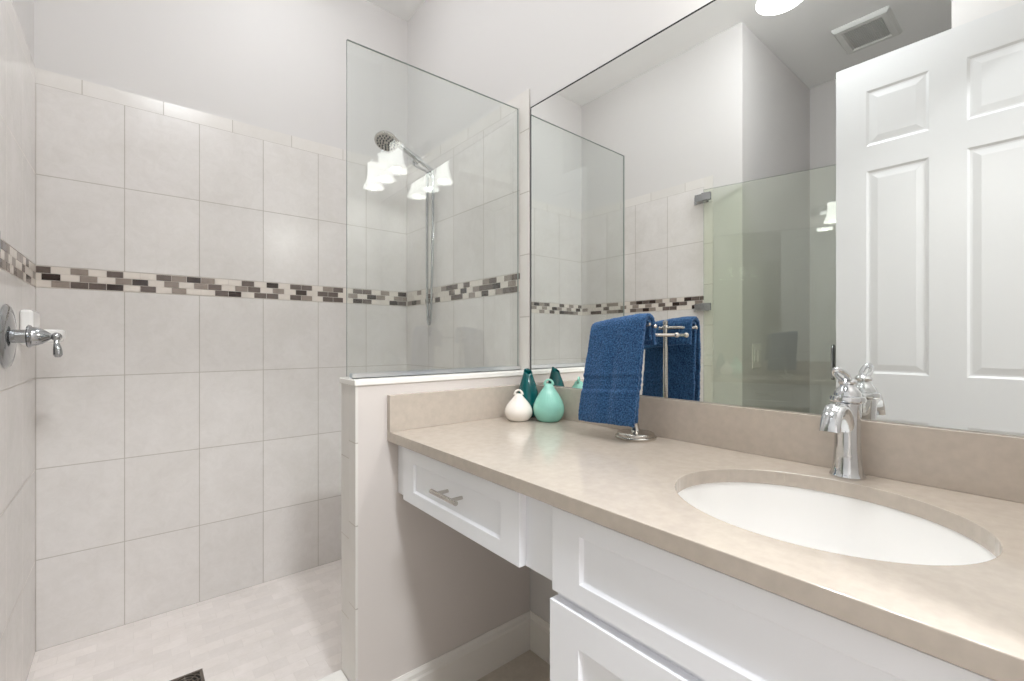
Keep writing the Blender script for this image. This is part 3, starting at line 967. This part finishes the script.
# ------------------------------------------------------------------ shower valve on the left wall
vy, vz = 1.857, 1.2115
sv = thing('shower_valve', (XL, vy, vz), 'chrome round shower valve with lever handle on the left tiled wall', 'shower valve')
bm = bmesh.new()
lathe(bm, [(0, 0), (0.088, 0), (0.089, 0.004), (0.084, 0.010), (0.075, 0.013), (0.071, 0.011), (0.064, 0.014), (0.045, 0.017), (0.03, 0.019), (0, 0.019)], (XL, vy, vz), 48, axis=(1, 0, 0))
obj('escutcheon', bm, M['chrome_grey'], sv, sm='auto')
bm = bmesh.new()
lathe(bm, [(0.0, 0.018), (0.019, 0.018), (0.019, 0.046), (0.0, 0.046)], (XL, vy, vz), 28, axis=(1, 0, 0))
obj('valve_sleeve', bm, M['chrome_grey'], sv, sm='auto')
bm = bmesh.new()
lathe(bm, [(0, 0.043), (0.030, 0.043), (0.033, 0.046), (0.031, 0.051), (0.027, 0.054), (0.026, 0.062), (0.021, 0.074), (0.013, 0.085), (0.008, 0.091), (0.006, 0.095), (0.0, 0.096)], (XL, vy, vz), 32, axis=(1, 0, 0))
ball(bm, (XL + 0.1015, vy, vz - 0.001), 0.0125, 18)
sweep(bm, smooth([(XL + 0.1015, vy, vz - 0.006), (XL + 0.102, vy - 0.002, vz - 0.020), (XL + 0.104, vy - 0.004, vz - 0.036), (XL + 0.105, vy - 0.004, vz - 0.052), (XL + 0.105, vy - 0.004, vz - 0.060)], 4), [0.005, 0.0065, 0.0095, 0.0105, 0.005], 16, up=(1, 0, 0))
obj('lever_handle', bm, M['chrome_grey'], sv, sm='auto')

# soap dish
sdish = thing('soap_dish', (XL, 2.13, 1.19), 'white ceramic soap dish on the left tiled wall beyond the shower valve', 'soap dish')
bm = bmesh.new()
box(bm, XL, XL + 0.030, 2.065, 2.205, 1.185, 1.297)
obj('back_plate', bm, M['porcelain'], sdish, bevel=0.009, seg=3)
bm = bmesh.new()
K = 20
for (zt, sc) in ((0, 0),):
    pass
ringsd = []
for z_, s_ in ((1.192, 0.82), (1.198, 0.94), (1.214, 1.0), (1.232, 1.0), (1.235, 0.96), (1.222, 0.88), (1.214, 0.6)):
    ringsd.append([bm.verts.new((XL + 0.010 + 0.088 * s_ * max(0.0, math.sin(PI * i / K)) ** 0.6, 2.13 - 0.072 * s_ * math.cos(PI * i / K), z_)) for i in range(K + 1)])
for a, b in zip(ringsd, ringsd[1:]):
    for i in range(K):
        bm.faces.new((a[i], a[i + 1], b[i + 1], b[i]))
    bm.faces.new((a[K], a[0], b[0], b[K]))
bm.faces.new(ringsd[0]); bm.faces.new(ringsd[-1])
obj('tray', bm, M['porcelain'], sdish, sm='auto')

# ------------------------------------------------------------------ hand shower
hs_y = 2.05
hsx = thing('hand_shower', (XM, hs_y, 2.06), 'chrome hand shower with hose on the tiled wall behind the glass screen', 'shower head')
bm = bmesh.new()
pA = Vector((1.170, hs_y, 2.066)); pB = Vector((0.985, hs_y, 2.150))
dirn = (pB - pA).normalized()
sweep(bm, smooth([pA, pA + dirn * 0.06, pA + dirn * 0.13, pB], 5), [0.0095, 0.012, 0.013, 0.016], 18, up=(0, 1, 0))
obj('handle', bm, M['chrome'], hsx, sm='auto')
bm = bmesh.new()
fdir = Vector((-0.32, -0.30, -0.90)).normalized()
hc = Vector((0.918, hs_y - 0.015, 2.142))
lathe(bm, [(0.0, -0.030), (0.016, -0.028), (0.036, -0.020), (0.050, -0.008), (0.055, 0.003), (0.055, 0.009), (0.050, 0.014), (0.0, 0.014)], hc, 36, axis=tuple(fdir))
sweep(bm, [pB - dirn * 0.01, pB + dirn * 0.03, hc - fdir * 0.012], [0.016, 0.019, 0.022], 18, up=(0, 1, 0))
hd = obj('spray_head', bm, M['nickel'], hsx, sm='auto')
bm = bmesh.new()
u_ = fdir.cross(Vector((0, 0, 1))).normalized(); v_ = fdir.cross(u_)
for rr0, cnt in ((0.014, 6), (0.027, 11), (0.040, 16)):
    for i in range(cnt):
        a = 2 * PI * i / cnt
        p = hc + u_ * rr0 * math.cos(a) + v_ * rr0 * math.sin(a)
        lathe(bm, [(0.0, 0.0135), (0.0042, 0.0135), (0.0032, 0.0175), (0, 0.018)], p, 8, axis=tuple(fdir))
obj('nozzles', bm, M['rubber'], hd, sm=False)
bm = bmesh.new()
lathe(bm, [(0, 0), (0.026, 0), (0.026, 0.005), (0.016, 0.009), (0, 0.009)], (XM, hs_y + 0.055, 2.075), 24, axis=(-1, 0, 0))
sweep(bm, smooth([(XM - 0.006, hs_y + 0.055, 2.075), (XM - 0.06, hs_y + 0.053, 2.085), (XM - 0.10, hs_y + 0.045, 2.095), (1.085, hs_y + 0.03, 2.100)], 5), 0.0085, 12)
lathe(bm, [(0, -0.016), (0.0185, -0.016), (0.0185, 0.016), (0, 0.016)], pA + dirn * 0.09 + Vector((0, 0.006, 0)), 20, axis=tuple(dirn))
obj('wall_bracket', bm, M['chrome'], hsx, sm='auto')
bm = bmesh.new()
hose = smooth([pA, pA + Vector((0.004, -0.002, -0.03)), (1.170, hs_y - 0.010, 1.95), (1.166, hs_y - 0.012, 1.70), (1.165, hs_y - 0.004, 1.45), (1.165, hs_y + 0.008, 1.32), (1.165, hs_y + 0.018, 1.285),
               (1.165, hs_y + 0.031, 1.30), (1.165, hs_y + 0.040, 1.40), (1.166, hs_y + 0.045, 1.60), (1.168, hs_y + 0.048, 1.85), (1.172, hs_y + 0.052, 2.02), (1.176, hs_y + 0.054, 2.066)], 7)
sweep(bm, hose, 0.0068, 12, up=(1, 0, 0))
obj('hose', bm, M['chrome_grey'], hsx, sm=True)

# ------------------------------------------------------------------ floor drain
dr = thing('floor_drain', (0.131, 1.830, ZS), 'square metal drain grate in the pale shower floor', 'drain')
dx0, dx1, dy0_, dy1_ = 0.0795, 0.1810, 1.779, 1.8805
obj('drain_pan', boxes((dx0 + 0.004, dx1 - 0.004, dy0_ + 0.004, dy1_ - 0.004, ZS, ZS + 0.001)), M['drain_dark'], dr)
bm = bmesh.new()
t_ = 0.009
box(bm, dx0, dx1, dy0_, dy0_ + t_, ZS, ZS + 0.004); box(bm, dx0, dx1, dy1_ - t_, dy1_, ZS, ZS + 0.004)
box(bm, dx0, dx0 + t_, dy0_ + t_, dy1_ - t_, ZS, ZS + 0.004); box(bm, dx1 - t_, dx1, dy0_ + t_, dy1_ - t_, ZS, ZS + 0.004)
cxd, cyd = (dx0 + dx1) / 2, (dy0_ + dy1_) / 2
for rr0 in (0.010, 0.022, 0.034, 0.045):
    ring = [Vector((cxd + rr0 * math.cos(2 * PI * i / 28), cyd + rr0 * math.sin(2 * PI * i / 28), ZS + 0.0028)) for i in range(28)]
    sweep(bm, ring, (0.0022, 0.0012), 8, closed=True)
for i in range(8):
    a = 2 * PI * i / 8
    sweep(bm, [(cxd, cyd, ZS + 0.0028), (cxd + 0.044 * math.cos(a), cyd + 0.044 * math.sin(a), ZS + 0.0028)], 0.0016, 8)
obj('grate', bm, M['drain'], dr, sm='auto')
